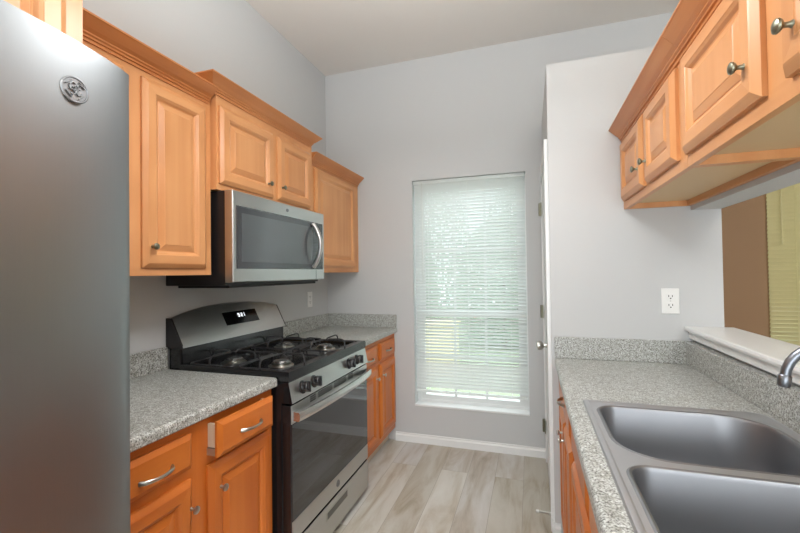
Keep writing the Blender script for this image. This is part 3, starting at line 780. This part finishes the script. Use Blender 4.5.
# ================================================================== OUTLETS, DOOR STOP, ADDED LAMPS
def outlet(loc, axis, label):
    o = thing('wall_outlet', loc, label, 'outlet')
    x, y, z = loc
    def bx(m, a0, a1, b0, b1, c0, c1, **k):   # a across, b up, c out of the wall
        if axis == '-Y': m.box(x+a0, x+a1, y-c1, y-c0, z+b0, z+b1, **k)
        else: m.box(x+c0, x+c1, y+a0, y+a1, z+b0, z+b1, **k)
    m = MB(); bx(m, -.037, .037, -.06, .06, 0, .006, bev=.002); m.build('cover_plate', WHITE, o)
    for s in (-1, 1):
        m = MB(); bx(m, -.017, .017, s*.021-.014, s*.021+.014, .006, .008, bev=.0008); q = m.build('socket', WHITE, o)
        m = MB(); bx(m, -.009, -.006, s*.021-.002, s*.021+.007, .0078, .0084); bx(m, .006, .009, s*.021-.002, s*.021+.007, .0078, .0084); bx(m, -.003, .003, s*.021-.011, s*.021-.006, .0078, .0084)
        m.build('slots', SLOT, q)
    m = MB(); bx(m, -.002, .002, -.002, .002, .006, .0075); m.build('screw', NICKEL, o)
outlet((.627, PY, 1.208), '-Y', 'white duplex outlet on the pantry wall above the right backsplash')
outlet((XW, 2.828, 1.158), 'X', 'white duplex outlet on the left wall above the far corner counter')
ds = thing('door_stop', (PX0-.014, 2.42, .05), 'small spring door stop with white tip sticking out beside the pantry door', 'door stop')
MB().cyl((PX0-.018, 2.30, .07), (PX0-.024, 2.30, .07), .012, seg=14).build('mounting_plate', NICKEL, ds, True)
pts = [(PX0-.024-.055*i/90, 2.30+.006*math.cos(i*.9), .07+.006*math.sin(i*.9)) for i in range(91)]
MB().tube(pts, .0013, 5).build('spring', NICKEL, ds, True)
MB().cyl((PX0-.078, 2.30, .07), (PX0-.092, 2.30, .07), .008, seg=12).build('tip', WHITE, ds, True)
def lamp(x, y, r, label):  # out-of-view fixture body around the added fill lights
    o = thing('added_pendant', (x, y, ZC), label, 'pendant lamp')
    MB().lathe((x, y, ZC-.03), (0, 0, 1), [(.05, 0), (.06, .01), (.06, .03)]).build('ceiling_rose', NICKEL, o, True)
    MB().cyl((x, y, 2.37), (x, y, ZC-.03), .006, seg=10).build('stem', NICKEL, o, True)
    MB().lathe((x, y, 2.32), (0, 0, 1), [(r*.9, 0), (r, .02), (r, .06), (r*.9, .08)], 32).build('shade', TRIM, o, True)
    MB().lathe((x, y, 2.308), (0, 0, 1), [(r*.85, 0), (r*.85, .011)], 32).build('diffuser', LAMP, o, True)
lamp(-.32, 1.08, .24, 'shallow white pendant lamp, unseen, added as fill over the kitchen aisle')
lamp(1.4, -1.5, .28, 'wider shallow white pendant lamp, unseen, added as fill in the living space')

# ================================================================== OUTSIDE
GRASS = mat('lawn_grass', srgb(176, 188, 158), .9)
struct('ground_outside', MB().box(-8, 8, YF+.2, 16, -.12, -.06), GRASS)
struct('patio_slab', MB().box(-3.0, 3.0, YF+.2, 4.6, -.06, -.02), mat('pale_concrete', srgb(214, 212, 206), .85))
LEAF = mat('pale_green_leaf', srgb(165, 192, 164), .6)
def bush(x, y, rx, ry, h, label, n=9000, z0=-.06):
    b = bmesh.new(); rnd = random.Random(int(x*100)+int(h*37))
    for i in range(n):
        a = rnd.uniform(0, 2*PI); t = rnd.random(); rad = (rnd.random()**.35)
        zz = z0+.12+h*t; k = math.sin(PI*min(1, .15+t*.85))**.5
        p = Vector((x+rx*rad*k*math.cos(a), y+ry*rad*k*math.sin(a), zz)); s = rnd.uniform(.035, .07)
        d = Vector((rnd.gauss(0, 1), rnd.gauss(0, 1), rnd.gauss(0, 1))).normalized(); e = d.orthogonal().normalized(); f = d.cross(e)
        b.faces.new([b.verts.new(q) for q in (p-e*s, p+f*s*.5, p+e*s, p-f*s*.5)])
    o = thing('bush', (x, y, z0), label, 'bush', group=None)
    MB().merge(b).build('foliage', LEAF, o, kind=None)
    m = MB()
    for j in range(4): m.cyl((x, y, z0), (x+rx*.5*math.cos(j*1.6), y+ry*.5*math.sin(j*1.6), z0+h*.6), .03, .012, 8)
    m.build('stems', mat('bark', srgb(110, 90, 72), .9), o)
bush(-2.75, 10.4, 1.3, .8, 4.6, 'tallest green bush at the back outside, behind the left of the kitchen blind')
bush(.05, 10.6, 1.3, .8, 4.0, 'tall rear green bush outside, behind the middle of the kitchen blind')
bush(-2.7, 7.6, 1.0, .7, 2.7, 'left tall pale green bush outside, seen through the kitchen blind')
bush(-.5, 7.9, 1.0, .7, 2.35, 'middle pale green bush outside, seen through the kitchen blind')
bush(1.7, 7.6, 1.0, .7, 2.6, 'right green bush outside, behind the right edge of the kitchen blind')
pb = thing('planter_box', (-1.35, 5.6, -.06), 'pale yellow box standing outdoors, seen through lower left of the kitchen window', 'planter box')
MB().box(-1.75, -1.02, 5.4, 5.9, -.06, .62, bev=.01).box(-1.78, -.99, 5.37, 5.93, .62, .66, bev=.008).build('panel', mat('pale_yellow_paint', srgb(238, 224, 180), .7), pb)

# repeats share a group
GROUPS = {'wall_cabinet': 'maple wall cabinets', 'base_cabinet': 'maple base cabinets', 'countertop': 'grey speckled countertops',
          'wall_outlet': 'white duplex outlets', 'bush': 'bushes outside the kitchen window', 'added_pendant': 'added white pendant lamps'}
for o in list(COL.objects):
    if o.parent is None and 'label' in o.keys():
        g = GROUPS.get(o.name.split('.')[0])
        if g: o['group'] = g
